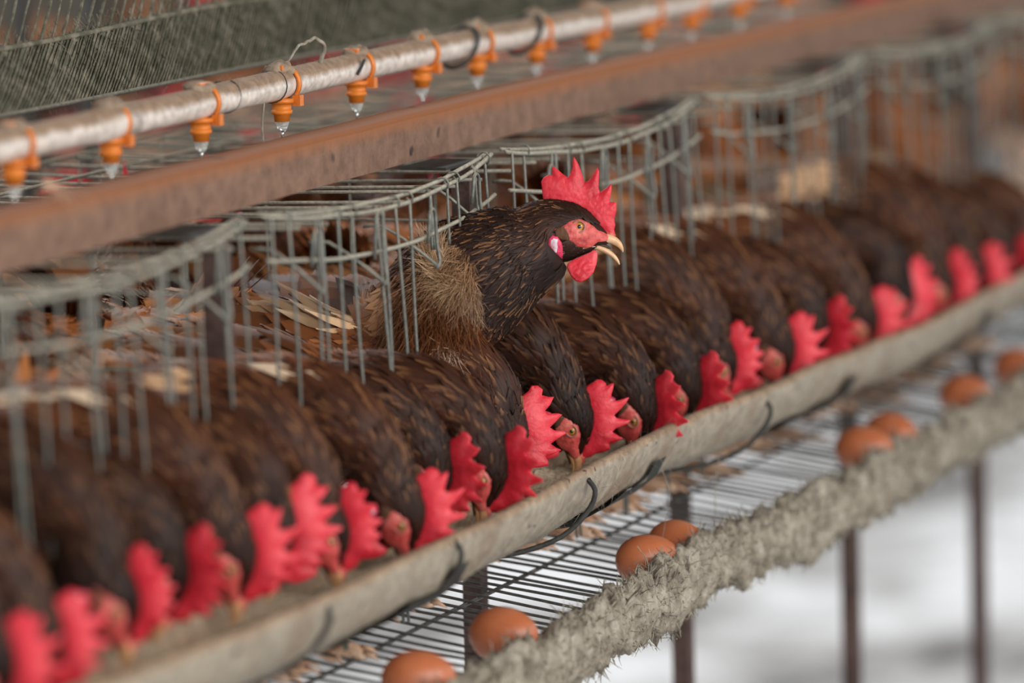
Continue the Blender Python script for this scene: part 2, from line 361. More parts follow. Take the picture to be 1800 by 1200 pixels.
def make_top(cage, u0, u1):
    L = u1-u0
    th = frame('cage_roof', [tube([(x, y, .003) for x in np.linspace(0, L, 4)], .0016, 5) for y in (.12, .24, .36, .45)], 'top_wire', cage, (u0, 0, 1.105))
    for i in range(9):
        x = (i+.5)/9*L
        P = [(x+.003*math.sin(y*9+i), y, -.004*math.sin(y/.45*PI)+.0015*math.sin(i*2.3)) for y in np.linspace(.004, .45, 8)]
        part('roof_wire', tube(P, .0016, 5), 'top_wire', th)
    # dividing side panel hanging between neighbouring bays
    for z in (-.04, -.1, -.16, -.22, -.28):
        part('divider_wire', tube([(L+.004, y, z) for y in (.02, .2, .45)], .0014, 5), 'wire', th)
    for y in (.06, .14, .22, .3, .38):
        part('divider_upright', tube([(L+.006, y, z) for z in (0, -.15, -.33)], .0014, 5), 'wire', th)
    for x in (.09, .17, .26, .34, .43):
        part('back_upright', tube([(x, .45, z) for z in (0, -.15, -.33)], .0014, 5), 'wire', th)
    for z in (-.08, -.2):
        part('back_cross_wire', tube([(x, .453, z) for x in (0, L/2, L)], .0014, 5), 'wire', th)
    return th
for k in range(6): make_top(CAGES[k], POSTU[k]+.01, POSTU[k+1]-.004)

# cage floors: wires run into the depth, sloping outward to the egg rail
def floor_h(y): return .7665+.14*y
def make_floor(cage, u0, u1):
    th = frame('cage_floor', [tube([(x, y, floor_h(y)-.0032) for x in np.linspace(0, u1-u0, 5)], .0019, 5) for y in (-.135, -.02, .14, .3, .43)], 'floor_wire', cage, (u0, 0, 0)); n = max(1, round((u1-u0)/.0225))
    for i in range(n):
        x = (i+.5)*(u1-u0)/n+RNG.uniform(-.0015, .0015); b1, b2 = RNG.uniform(-.004, .004, 2)
        P = [(x+b1*(y+.1)/.2+b2*math.sin(y*8), y, floor_h(y)-.0015*math.sin(y*11+i)) for y in np.linspace(-.142, .44, 9)]
        part('floor_wire', tube(P, .0014, 5), 'floor_wire', th)
    return th
for k in range(6): make_floor(CAGES[k], POSTU[k], POSTU[k+1])

# ------------------------------------------------------------------ feed trough
def trough_prof():
    outer = [(-.030, .866), (-.029, .85), (-.036, .834), (-.052, .823), (-.074, .819), (-.096, .823), (-.113, .836), (-.122, .852), (-.1275, .868), (-.1265, .874), (-.121, .8755), (-.117, .872)]
    inner = [(-.114, .862), (-.107, .842), (-.093, .83), (-.074, .826), (-.056, .829), (-.041, .84), (-.035, .852), (-.034, .866)]
    return outer, inner
def trough_off(x): return .0035*math.sin(x*5.1+1.0)+.002*math.sin(x*11.3), .004*math.sin(x*4.3+.3)+.003*noise.noise(Vector((x*6, 1, 1)))
def make_trough(x0, x1, loc, label):
    th = thing('feed_trough', label, 'feed trough', loc)
    o_, i_ = trough_prof(); prof = o_+i_; k = len(prof); n = int((x1-x0)/.006); V = []
    for x in np.linspace(x0, x1, n):
        dy, dz = trough_off(x)
        for j, (a, b_) in enumerate(prof):
            q = .0032 if j < 12 else .0005
            nn = noise.noise(Vector((x*22, a*50, b_*50))); n2 = noise.noise(Vector((x*70, a*110, b_*110)))
            e = q*nn+q*.45*n2
            cy, cz = -.076, .86; ry, rz = a-cy, b_-cz; rl = math.hypot(ry, rz)
            V.append((x, a+dy+e*ry/rl, b_+dz+e*rz/rl))
    f = [(i*k+j, i*k+(j+1) % k, (i+1)*k+(j+1) % k, (i+1)*k+j) for i in range(n-1) for j in range(k)]+[tuple(range(k-1, -1, -1)), tuple((n-1)*k+j for j in range(k))]
    part('trough_shell', (V, f), 'trough', th)
    V = []; m_ = 8
    for x in np.linspace(x0, x1, n):
        dy, dz = trough_off(x)
        for j in range(m_):
            y = -.108+.07*j/(m_-1); V.append((x, y+dy, .846+dz+.006*noise.noise(Vector((x*25, y*40, 5)))+.0015*RNG.normal()))
    f = [(i*m_+j, i*m_+j+1, (i+1)*m_+j+1, (i+1)*m_+j) for i in range(n-1) for j in range(m_-1)]
    part('mash_feed', (V, f), 'feed', th, kind='stuff')
    return th
tr = make_trough(-1.15, 3.4, (0, 0, 0), 'long dusty grey-brown feed trough in front of the feeding hens')
o_, _ = trough_prof()
for k, (xa, xb) in enumerate([(-.50, -.30), (.0, .17), (.52, .70), (1.02, 1.2)]):     # shade and gap under overlapping trough sections, put in as dark strips
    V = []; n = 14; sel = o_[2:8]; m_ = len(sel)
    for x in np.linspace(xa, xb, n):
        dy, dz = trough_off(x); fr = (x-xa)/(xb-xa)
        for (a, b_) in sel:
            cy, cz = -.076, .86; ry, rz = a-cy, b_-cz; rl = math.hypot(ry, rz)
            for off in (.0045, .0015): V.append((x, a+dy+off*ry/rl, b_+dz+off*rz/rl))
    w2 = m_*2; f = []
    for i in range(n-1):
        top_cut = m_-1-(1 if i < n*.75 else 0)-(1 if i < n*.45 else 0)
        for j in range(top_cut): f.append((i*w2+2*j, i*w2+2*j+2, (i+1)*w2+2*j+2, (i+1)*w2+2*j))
    part('joint_shade_strip', (V, f), 'joint_shade', tr, label='dark shadow strip under the trough')
for k, (x, y) in enumerate([(1035, 868), (570, 1150), (800, 1000), (1345, 735)]):    # bent rods that carry the trough
    p = on_d(x, y, -.128); u = p[0]; pu = u-.05
    P = [(u+.004, -.126, .868), (u+.002, -.133, .858), (u, -.127, .842), (u-.01, -.108, .822), (u-.03, -.08, .811), (u-.055, -.045, .806), (u-.075, -.01, .80), (u-.08, .02, .797)]
    part('support_rod', tube(smoothpath(P, 24), .0022, 6), 'dark_steel', tr, label='dark bent support rod')
n = 2600
xs = RNG.uniform(-.6, 1.6, n); base = []
for x in xs:
    j = RNG.integers(5, 11); a, b_ = o_[j]; a2, b2 = o_[min(j+1, 11)]; t_ = RNG.random(); dy, dz = trough_off(x)
    base.append((x, a+(a2-a)*t_+dy, b_+(b2-b_)*t_+dz))
dd = RNG.normal(size=(n, 3)); dd[:, 1] -= .6
part('dust_fibres', ribbons(np.array(base), dd, RNG.uniform(.003, .012, n), .00014, .4), 'dust', tr, kind='stuff')

# ------------------------------------------------------------------ egg rail thick with dust
th = thing('egg_rail', 'dust-furred wire egg rail below and in front of the feed trough', 'rail', (0, -.150, .749))
for dz in (-.012, .003, .014): part('rail_wire', tube([(x, 0, dz) for x in np.linspace(-.7, 2.9, 10)], .0018, 5), 'floor_wire', th)
V = []; xs = np.linspace(-.65, 2.8, 640); kk = 18
def rail_c(x): return .003*math.sin(x*9), .004*math.sin(x*5+.6)+.004*noise.noise(Vector((x*8, 0, 9)))
for x in xs:
    cy, cz = rail_c(x)
    clump = max(0, noise.noise(Vector((x*5.5, 7, 2))))*.016
    for j in range(kk):
        a = 2*PI*j/kk; ry, rz = .012, .0275
        s = 1+.45*noise.noise(Vector((x*45, math.cos(a)*1.5, math.sin(a)*1.5)))+.28*noise.noise(Vector((x*130, math.cos(a)*4, math.sin(a)*4)))
        low = clump if math.sin(a) < -.3 else 0
        V.append((x+.002*noise.noise(Vector((x*90, a, 1))), cy+ry*math.cos(a)*s, cz+rz*math.sin(a)*s-low*(-math.sin(a))))
f = [(i*kk+j, i*kk+(j+1) % kk, (i+1)*kk+(j+1) % kk, (i+1)*kk+j) for i in range(len(xs)-1) for j in range(kk)]
V = np.array(V)
fur = part('dust_crust', (V, f), 'dust', th, kind='stuff')
n = 17000; idx = RNG.integers(0, len(V), n); base = V[idx]+RNG.normal(size=(n, 3))*.0012
nrm = base-np.array([(x, *rail_c(x)) for x in base[:, 0]]); nrm /= np.linalg.norm(nrm, axis=1)[:, None]+1e-9
part('dust_fur', ribbons(base, nrm+RNG.normal(size=(n, 3))*.55, RNG.uniform(.002, .006, n)*(1+.5*(nrm[:, 2] > .5)), .0008, .1, 3, .6), 'dust', fur, kind='stuff')
# upright scaly dust tufts along the top
n = 2200; xs2 = RNG.uniform(-.6, 2.6, n); base = np.array([(x, rail_c(x)[0]+RNG.uniform(-.008, .006), rail_c(x)[1]+.012) for x in xs2])
dd = np.tile([.1, -.15, 1.], (n, 1))+RNG.normal(size=(n, 3))*.3
part('dust_tufts', ribbons(base, dd, RNG.uniform(.005, .014, n), RNG.uniform(.001, .0028, n), 0, 3, .45), 'dust', fur, kind='stuff')
# hanging threads of cobweb
def thread(pts, lab, r=.0003):
    P = smoothpath(pts, 30); P = P+wob(P, 60, .001, random.random()*9)
    o = part('cobweb_thread', tube(P, r, 4), 'dust'); o['label'] = lab; o['category'] = 'cobweb'; o['group'] = 'dusty cobweb threads'
thread([(.16, -.12, .845), (.165, -.125, .82), (.13, -.13, .79), (.12, -.135, .775)], 'fine dusty cobweb thread hanging from the trough by the egg pair')
thread([(.04, -.14, .80), (.05, -.145, .785), (.045, -.147, .77), (.03, -.148, .762)], 'curled pale thread lying across the nearer egg of the pair', .0004)
thread([(.30, -.125, .84), (.27, -.13, .81), (.24, -.14, .785), (.215, -.147, .765)], 'pale thread between trough and rail right of the egg pair', .0004)

# ------------------------------------------------------------------ eggs
EG = [((885, 1118), .4, 'brown egg nearest the viewer, alone beside the dusty rail'), ((1139, 1000), 1.2, 'nearer and larger brown egg of the pair in the middle'),
      ((1190, 975), .2, 'farther egg of the middle pair, half hidden by its neighbour'), ((1518, 822), .5, 'nearer blurred egg of the second pair'),
      ((1566, 796), .1, 'farther blurred egg of the second pair'), ((1697, 712), .3, 'blurred lone egg below the trough near the right edge'),
      ((735, 1212), .9, 'brown egg cut off by the bottom edge of the photo'), ((1790, 672), .2, 'farthest blurred egg at the right edge of the photo')]
prof = []
for i in range(15):
    a = PI*i/14; prof.append((max(.0003, .0222*math.sin(a)*(1+.08*math.cos(a))), -.0285*math.cos(a)*(1 if math.cos(a) > 0 else 1.04)))
eggm = mesh('egg', *lathe(prof, 24), 'egg')
for (x, y), rz, lab in EG:
    p = on_h(x, y, .772); p[1] = max(min(p[1], -.075), -.122)
    q = on_d(x, y, p[1])
    e = add('egg', eggm, None, (q[0], q[1], floor_h(q[1])+.0235), label=lab, category='egg', group='brown eggs rolled down to the rail')
    e.rotation_euler = (PI/2+random.uniform(-.05, .05), 0, rz-.5); e.scale = (1.0,)*3

# ------------------------------------------------------------------ water pipe and nipple drinkers
pipe = thing('water_pipe', 'dusty white water pipe with orange nipple drinkers above the beam', 'water pipe', (0, .14, 1.1935))
xs = np.linspace(-1.0, 2.6, 200)
pc = lambda x: (x, .0015*math.sin(x*6), .002*math.sin(x*4.2+.5))
v, f = tube([pc(x) for x in xs], .0127, 20)
v = v+wob(v, 30, .0004)
part('pipe', (v, f), 'pipe', pipe)
part('coupler', tube([pc(x) for x in (-.40, -.36, -.33)], .0135, 20), 'pipe', pipe)
NU = [-.69, -.524, -.361, -.199, -.039, .123, .271, .401, .550, .699, .858, .993, 1.15, 1.31]
for i, u in enumerate(NU):
    c = pc(u); yy = RNG.uniform(-.001, .001)
    body = part('nipple_drinker', lathe([(.0105, -.012), (.0108, -.0155), (.0085, -.0158), (.0082, -.0215), (.0092, -.0217), (.009, -.0245), (.0072, -.025), (.0066, -.031)][::-1], 14), 'orange', pipe, (c[0], c[1]+yy, c[2]))
    A = np.linspace(-.75*PI, .72*PI, 18)
    vs = []
    for a in A:
        for (r_, dx) in ((.0128, -.0022), (.0152, -.0022), (.0152, .0022), (.0128, .0022)): vs.append((dx+.007, -r_*math.sin(a), r_*math.cos(a)))
    fs = [(q*4+j, q*4+(j+1) % 4, q*4+4+(j+1) % 4, q*4+4+j) for q in range(len(A)-1) for j in range(4)]
    part('strap', (vs, fs), 'orange', body)
    part('latch_block', box(.0035, .011, -.0155, -.0085, -.0185, -.0095), 'orange', body, smooth=False)
    part('top_tab', box(-.010, .008, -.006, .006, .0125, .0165), 'orange', body, smooth=False)
    part('clear_tip', lathe([(.0028, -.0395), (.0036, -.0385), (.0064, -.031)], 12), 'clear', body, label='clear plastic tip')
    part('pin', tube([(0, 0, -.038), (0, 0, -.0465)], .0013, 6), 'pin', body, label='steel pin')
    # dust caked over the clip
    vv, ff = sphere((0.001, .001, .0125), (.014+RNG.uniform(0, .004), .0115, .005+RNG.uniform(0, .0035)), 16, 10)
    vv = vv+wob(vv, 160, .004, i)
    part('dust_cap', (vv, ff), 'dustbrown', body, kind='stuff')
n = 1500; xx = RNG.uniform(-.9, 1.6, n); aa = RNG.uniform(-1.2, 1.2, n)
base = np.array([(x, pc(x)[1]+.0127*math.sin(a), pc(x)[2]+.0127*math.cos(a)) for x, a in zip(xx, aa)])
part('dust_fibres', ribbons(base, RNG.normal(size=(n, 3))+np.array([0, -.2, .6]), RNG.uniform(.002, .007, n), .00016), 'dustbrown', pipe, kind='stuff')
P = smoothpath([(.045, -.004, .0125), (.055, -.006, .026), (.075, -.006, .032), (.098, -.006, .034), (.11, -.006, .026), (.104, -.006, .012)], 40)
P[:, 0] -= .075; P[:, 0] *= 1.15; vv, ff = tube(P+wob(P, 120, .0015), np.linspace(.0008, .0022, 40), 5); part('dust_loop', (vv, ff), 'dust', pipe, kind='stuff')
part('dangling_string', tube(smoothpath([(-.085, -.006, -.01), (-.09, -.006, -.03), (-.088, -.006, -.05), (-.092, -.006, -.068)], 12), .001, 5), 'dust', pipe)
part('wire_tie', tube([(.093, -.014, -.002), (.101, -.0145, .004), (.109, -.0135, .009)], .0015, 5), 'dark_steel', pipe)
part('wire_tie', tube([(-.155+.0006*k_, .0135*math.sin(a), .0135*math.cos(a)) for k_, a in enumerate(np.linspace(0, 6, 20))], .0007, 5), 'dark_steel', pipe)
part('wire_tie', tube([(-.063+.0006*k_, .0135*math.sin(a), .0135*math.cos(a)) for k_, a in enumerate(np.linspace(0, 6, 20))], .0006, 5), 'dark_steel', pipe)
for u in (.36, .52):
    part('pipe_clamp', tube([(u+.02*math.cos(a), .0165*math.sin(a), .017*math.cos(a)) for a in np.linspace(0, 6, 24)], .0022, 6), 'dark_steel', pipe)
o = part('feather_tuft', ribbons(np.tile([0, 0, 0.], (60, 1)), np.array([(1, -.2, .5)]*60)+RNG.normal(size=(60, 3))*.25, RNG.uniform(.02, .04, 60), .0006, 1.0, 5, .2), 'leg', None, on_d(75, 330, .07))
o['label'] = 'tan loose feather tuft caught above the beam at the left edge'; o['category'] = 'feather'

# ------------------------------------------------------------------ dusty net panel behind the pipe
net = thing('net_panel', 'dusty green-grey wire net panel leaning behind the water pipe', 'net panel', (0, .27, 1.19))
def np_(x, s): return (x+.16*s, .05*s+.01*math.sin(x*5), .066*s-.010*x*.6+.004*math.sin(x*7+1)*s-.020*(s*(1-s)))
wires = []
for i in range(240):
    x = -.55+i*.00725
    j1 = RNG.uniform(-.003, .003)
    tip = 1.24+RNG.uniform(0, .1) if i % 3 == 0 else RNG.uniform(.7, .86)
    P = [np_(x+j1*s, s) for s in np.linspace(0, tip, 8)]
    part('net_wire', tube(np.array(P)+wob(P, 60, .0012, i), (np.linspace(.0009, .0012, 8) if i % 3 == 0 else np.linspace(.0006, .0008, 8))*RNG.uniform(.8, 1.4), 5), 'netstrand', net)
part('rim_wire', tube([np_(x, 0) for x in np.linspace(-.56, 1.2, 30)], .002, 6), 'wire', net)
part('rod', tube([np_(x, .80) for x in np.linspace(-.56, 1.2, 40)], .0026, 6), 'netstrand', net)
V = []; nx, ns = 360, 12
for x in np.linspace(-.56, 1.2, nx):
    for s in np.linspace(.01, .84, ns):
        p = np_(x, s); q = .0035*noise.noise(Vector((x*60, s*4, 0)))+.002*noise.noise(Vector((x*160, s*14, 3))); V.append((p[0], p[1]+q*.6+.0012, p[2]+q*.6))
f = [(i*ns+j, i*ns+j+1, (i+1)*ns+j+1, (i+1)*ns+j) for i in range(nx-1) for j in range(ns-1) if noise.noise(Vector((i*.11, j*.35, 2.2)))+.0*j < .72]
part('dust_web', (V, f), 'net', net, kind='stuff')
n = 5000; xx = RNG.uniform(-.55, 1.2, n); ss = RNG.uniform(0, 1, n)**.7
base = np.array([np_(x, s) for x, s in zip(xx, ss)]); dd = np.tile([-.5, -.3, -.8], (n, 1))+RNG.normal(size=(n, 3))*.35
part('dust_fibres', ribbons(base, dd, RNG.uniform(.004, .014, n), RNG.uniform(.0002, .0007, n), .3), 'netstrand', net, kind='stuff')

# ------------------------------------------------------------------ hens
K = 1/4.286/2090                                   # one pixel of the head study in metres
def hp(x, y): return ((x-500)*K, -(y-640)*K)      # head study -> head frame (x forward, z up), eye at the origin
HEADS = [  # x, centre y, half height, half width  (head study units), beak base to nape
    (735, 735, 26, 22), (700, 728, 52, 42), (640, 712, 92, 74), (560, 695, 142, 112), (470, 678, 190, 138), (370, 672, 212, 150), (260, 680, 228, 165)]
HC = dict(choc=(.019, .0072, .0045), dark=(.042, .0145, .007), mahog=(.085, .027, .010), rust=(.17, .056, .017), ginger=(.30, .125, .045), tan=(.46, .29, .165), cream=(.54, .41, .29))
def skull_y(x, z):
    X = x/K+500
    hx = [h[0] for h in HEADS][::-1]
    cy = np.interp(X, hx, [h[1] for h in HEADS][::-1]); b_ = np.interp(X, hx, [h[2] for h in HEADS][::-1]); a = np.interp(X, hx, [h[3] for h in HEADS][::-1])
    Z = 640-z/K; q = np.clip(1-((Z-cy)/b_)**2, 0.02, 1); return a*np.sqrt(q)*K
def seg_dist(P, ring):
    A = ring; B = np.roll(ring, -1, axis=0); d = np.full(len(P), 9.)
    for a, b_ in zip(A, B):
        ab = b_-a; t_ = np.clip(((P-a)@ab)/(ab@ab+1e-15), 0, 1); d = np.minimum(d, np.linalg.norm(P-(a+t_[:, None]*ab), axis=1))
    return d
def inside(P, ring):
    x, y = P[:, 0], P[:, 1]; c = np.zeros(len(P), bool); n = len(ring)
    for i in range(n):
        x1, y1 = ring[i]; x2, y2 = ring[i-1]
        c ^= ((y1 > y) != (y2 > y)) & (x < (x2-x1)*(y-y1)/(y2-y1+1e-15)+x1)
    return c
def plate(outline, step, tmax, fall, yfun, side_only=0, rough=0.):
    """fleshy plate: outline in head frame, lens-shaped thickness"""
    ring = []
    for i in range(len(outline)):
        a, b_ = np.array(outline[i]), np.array(outline[(i+1) % len(outline)]); m_ = max(1, int(np.linalg.norm(b_-a)/step))
        ring += [a+(b_-a)*k/m_ for k in range(m_)]
    ring = np.array(ring); lo, hi = ring.min(0), ring.max(0)
    gx_, gy_ = np.meshgrid(np.arange(lo[0], hi[0], step), np.arange(lo[1], hi[1], step)); G = np.stack([gx_.ravel(), gy_.ravel()], 1)
    G = G+RNG.uniform(-.2, .2, G.shape)*step
    G = G[inside(G, ring)]; G = G[seg_dist(G, ring) > step*.5] if len(G) else G
    pts = np.vstack([ring, G]) if len(G) else ring; n = len(ring)
    vs, _, fs, *_ = delaunay_2d_cdt([Vector(p) for p in pts], [], [list(range(n))], 1, 1e-7)
    P = np.array([(v_.x, v_.y) for v_ in vs]); d = seg_dist(P, ring)
    h = tmax*(1-np.exp(-d/fall))+.0002; h *= 1+rough*np.array([noise.noise(Vector((p[0]*300, p[1]*300, 0))) for p in P])
    yc = yfun(P[:, 0], P[:, 1]); m_ = len(P)
    V = np.vstack([np.stack([P[:, 0], yc-h, P[:, 1]], 1), np.stack([P[:, 0], yc+h, P[:, 1]], 1)])
    edges = {}
    for q in fs:
        for i in range(len(q)): edges[(q[i], q[(i+1) % len(q)])] = 1
    f = [tuple(q) for q in fs]+[tuple(i+m_ for i in q[::-1]) for q in fs]
    f += [(b_, a, a+m_, b_+m_) for (a, b_) in edges if (b_, a) not in edges]
    return V, f
H = lambda pts: [hp(*p) for p in pts]
COMB = H([(222, 330), (218, 300), (238, 265), (275, 246), (300, 250), (298, 195), (308, 182), (335, 200), (380, 240), (420, 268), (438, 240), (452, 190), (458, 130), (466, 112), (492, 152), (520, 220), (546, 302), (575, 294), (608, 245), (642, 190), (655, 225), (650, 340), (662, 380), (700, 352), (748, 312), (748, 360), (732, 450), (784, 455), (784, 520), (768, 580), (776, 625), (768, 660), (776, 690), (750, 712), (700, 690), (640, 640), (600, 570), (540, 520), (480, 490), (400, 480), (320, 480), (260, 474), (232, 420)])
COMB2 = H([(180, 330), (150, 290), (170, 240), (215, 215), (250, 240), (285, 190), (300, 150), (345, 205), (370, 262), (400, 240), (430, 165), (452, 140), (480, 205), (505, 275), (540, 250), (580, 175), (600, 170), (610, 250), (625, 320), (665, 290), (700, 255), (705, 330), (695, 400), (745, 390), (770, 400), (760, 470), (740, 530), (780, 560), (770, 640), (750, 705), (690, 690), (640, 640), (600, 570), (540, 520), (480, 490), (400, 480), (320, 480), (250, 470), (200, 410)])
COMB3 = H([(235, 340), (225, 290), (260, 250), (310, 262), (335, 215), (350, 205), (375, 250), (400, 285), (440, 240), (465, 205), (485, 215), (500, 275), (530, 300), (560, 255), (590, 230), (605, 285), (612, 340), (650, 318), (680, 310), (688, 370), (690, 420), (735, 420), (745, 470), (745, 540), (770, 600), (770, 650), (750, 705), (690, 690), (640, 640), (600, 570), (540, 520), (480, 490), (400, 480), (320, 480), (260, 474), (238, 420)])
FACE = H([(322, 690), (312, 655), (370, 632), (430, 600), (500, 574), (560, 585), (610, 620), (650, 665), (690, 672), (745, 668), (782, 700), (765, 728), (700, 748), (640, 755), (600, 790), (560, 800), (490, 790), (440, 750), (400, 735), (350, 720)])
EARP = H([(318, 700), (322, 665), (350, 645), (390, 640), (420, 680), (434, 720), (425, 745), (380, 740), (340, 725)])
LOBE = H([(262, 780), (270, 735), (300, 705), (340, 715), (372, 760), (382, 820), (382, 900), (372, 950), (345, 975), (312, 972), (318, 935), (300, 890), (275, 840)])
LOBEW = H([(280, 780), (285, 740), (310, 722), (342, 735), (352, 790), (348, 840), (325, 862), (300, 830)])
WATT = H([(413, 945), (418, 915), (450, 890), (520, 858), (585, 830), (610, 812), (638, 830), (640, 870), (632, 920), (612, 980), (570, 1025), (520, 1052), (480, 1045), (440, 1000)])
def hmat(loc, pitch, yaw=0, roll=0):
    return Matrix.Translation(Vector(loc)) @ Matrix.Rotation(yaw, 4, 'Z') @ Matrix.Rotation(-pitch, 4, 'Y') @ Matrix.Rotation(roll, 4, 'X')
def xf(mat, V):
    A = np.array(mat); V = np.asarray(V, float); return V@A[:3, :3].T+A[:3, 3]
HEADCACHE = {}
def head_parts(comb, bend, gape=1.0, fine=1.0, wl=1.0):
    key = (id(comb), bend, gape, fine, wl)
    if gape < .9: comb = [(a*.93, (z-.018)*.84+.018 if z > .018 else z) for a, z in comb]
    if key in HEADCACHE: return HEADCACHE[key]
    out = []
    st = .0011*fine
    yc = lambda x, z: bend*np.clip(z/.05, 0, 1.3)**2+.0015*np.sin(x*160)*np.clip(z/.04, 0, 1)
    out.append(('comb', plate(comb, st, .0026, .004, yc, rough=.16), 'comb', None))
    for s in (1, -1):
        fl = lambda x, z, o=0., s=s: s*(skull_y(x, z)+o)
        out.append(('face_skin', plate(FACE, st, .0012, .002, lambda x, z: fl(x, z, .0004), rough=.5), 'face', None))
        out.append(('ear_tuft', plate(EARP, st*1.2, .0012, .002, lambda x, z: fl(x, z, .0012), rough=.5), 'earpatch', None))
        out.append(('earlobe', plate(LOBE, st, .0021, .002, lambda x, z: fl(x, z, .0030 if gape > .9 else .0065), rough=.3), 'pinklobe', None))
        out.append(('lobe_patch', plate(LOBEW, st, .0018, .002, lambda x, z: fl(x, z, .0040 if gape > .9 else .0078), rough=.5), 'lobe', None))
        out.append(('wattle', plate([(a, b_*wl) for a, b_ in WATT], st, .0020, .004, lambda x, z: s*(.0085+.22*np.clip(-z-.018, 0, 1)), rough=.4), 'comb', None))
        ex, ez = hp(500, 640); ye = float(skull_y(ex, ez))
        # eyelid ring, eyeball, pupil
        A = np.linspace(0, 2*PI, 25)
        out.append(('eyelid', tube([(ex+.0052*math.cos(a), s*(ye+.0016), ez+.0048*math.sin(a)) for a in A], .0009, 6, False), 'eyelid', None))
        out.append(('eye', sphere((ex, s*(ye-.0008), ez), (.0046, .0034, .0043)), 'iris', None))
        out.append(('pupil', sphere((ex+.0003, s*(ye+.0016), ez), (.0019, .0014, .0019), 10, 7), 'pupil', 'eye'))
    P = [hp(*p) for p in [(640, 722), (700, 722), (755, 735), (798, 764), (824, 800), (834, 829)]]
    def lof(P, rv, rl, n=20):
        Q = smoothpath([(p[0], 0, p[1]) for p in P], n); i = np.linspace(0, len(P)-1, n)
        rv, rl = np.interp(i, range(len(P)), rv)*K, np.interp(i, range(len(P)), rl)*K
        T = np.gradient(Q, axis=0); T /= np.linalg.norm(T, axis=1)[:, None]; Nn = np.cross(T, [0, 1, 0]); a = np.arange(12)/12*2*PI
        V = (Q[:, None]+rl[:, None, None]*np.cos(a)[None, :, None]*np.array([0, 1., 0])+rv[:, None, None]*np.sin(a)[None, :, None]*Nn[:, None]).reshape(-1, 3)
        f = [(i_*12+j, i_*12+(j+1) % 12, (i_+1)*12+(j+1) % 12, (i_+1)*12+j) for i_ in range(n-1) for j in range(12)]+[tuple(range(11, -1, -1)), tuple((n-1)*12+j for j in range(12))]
        return V, f
    out.append(('upper_beak', lof(P, [30, 38, 33, 26, 14, 3], [50, 46, 38, 26, 13, 3]), 'beak', None))
    g = gape
    P = [(a, b_-(1-g)*max(0, a-.012)*.9) if 0 else (a, b_+(1-g)*max(0, a-.010)*.75) for a, b_ in [hp(*p) for p in [(590, 782), (640, 792), (700, 815), (755, 852), (790, 890), (808, 922)]]]
    out.append(('lower_beak', lof(P, [18, 23, 22, 19, 13, 4], [44, 42, 36, 26, 14, 4]), 'beak', None))
    P = [hp(*p) for p in [(560, 760), (620, 768), (690, 782), (745, 800)]]
    out.append(('mouth', lof(P, [26, 24, 18, 4], [38, 36, 28, 6], 8), 'mouth', None))
    HEADCACHE[key] = out; return out

class Loft:
    """body surface along a spine from the beak base to the tail: centre, lateral axis, half height, half width, colour"""
    def __init__(s, P, A, Bv, lat, col, n=90):
        s.n = n; P = np.asarray(P, float); seg = np.r_[0, np.cumsum(np.linalg.norm(np.diff(P, axis=0), axis=1))]
        fine = smoothpath(P, 400); ii = np.linspace(0, len(P)-1, 400)
        s.len = float(np.sum(np.linalg.norm(np.diff(fine, axis=0), axis=1)))
        arc = np.r_[0, np.cumsum(np.linalg.norm(np.diff(fine, axis=0), axis=1))]
        t = np.linspace(0, s.len, n); idx = np.interp(t, arc, ii)
        s.P = np.stack([np.interp(t, arc, fine[:, k]) for k in range(3)], 1)
        sm = lambda arr: smoothpath(np.asarray(arr, float).reshape(len(P), -1), 400)
        s.a = np.interp(t, arc, sm(A)[:, 0]); s.b = np.interp(t, arc, sm(Bv)[:, 0])
        lt = np.stack([np.interp(idx, range(len(P)), np.asarray(lat)[:, k]) for k in range(3)], 1)
        s.col = np.stack([np.interp(idx, range(len(P)), np.asarray(col)[:, k]) for k in range(3)], 1)
        T = np.gradient(s.P, axis=0); 
        for _ in range(3): T[1:-1] = (T[:-2]+T[1:-1]*2+T[2:])/4
        T /= np.linalg.norm(T, axis=1)[:, None]
        lt = lt-T*np.sum(lt*T, axis=1)[:, None]; lt /= np.linalg.norm(lt, axis=1)[:, None]
        s.T, s.L, s.V = T, lt, np.cross(T, lt)        # V: local up when T points to the tail
        if np.mean(s.V[:, 2]) < 0: s.V = -s.V
        s.ctrl_t = np.interp(range(len(P)), ii, arc)
        s.k = 1.0
    def ev(s, t, th, off):                             # t metres along spine, th angle (0 = top), off metres out
        x = np.clip(t/s.len*(s.n-1), 0, s.n-1.001); i = x.astype(int); u = x-i
        def ip(A): return A[i]*(1-u)[:, None]+A[i+1]*u[:, None] if A.ndim == 2 else A[i]*(1-u)+A[i+1]*u
        P, L, V, a, b_ = ip(s.P), ip(s.L), ip(s.V), ip(s.a), ip(s.b)
        ex = np.maximum(0, t-s.len)
        q = P+L*((a+off)*np.sin(th))[:, None]+V*((b_+off)*np.cos(th))[:, None]+ip(s.T)*ex[:, None]
        return q
    def radius(s, t, th):
        x = np.clip(t/s.len*(s.n-1), 0, s.n-1); return np.interp(x, range(s.n), (s.a+s.b)/2)
    def colour(s, t): return np.stack([np.interp(t/s.len*(s.n-1), range(s.n), s.col[:, k]) for k in range(3)], 1)
    def mesh(s, sides=24):
        th = np.arange(sides)/sides*2*PI; tt = np.repeat(np.linspace(0, s.len, s.n), sides); V = s.ev(tt, np.tile(th, s.n), 0*tt)
        f = [(i*sides+j, i*sides+(j+1) % sides, (i+1)*sides+(j+1) % sides, (i+1)*sides+j) for i in range(s.n-1) for j in range(sides)]
        f += [tuple(range(sides-1, -1, -1)), tuple((s.n-1)*sides+j for j in range(sides))]
        return V, f, s.colour(tt)
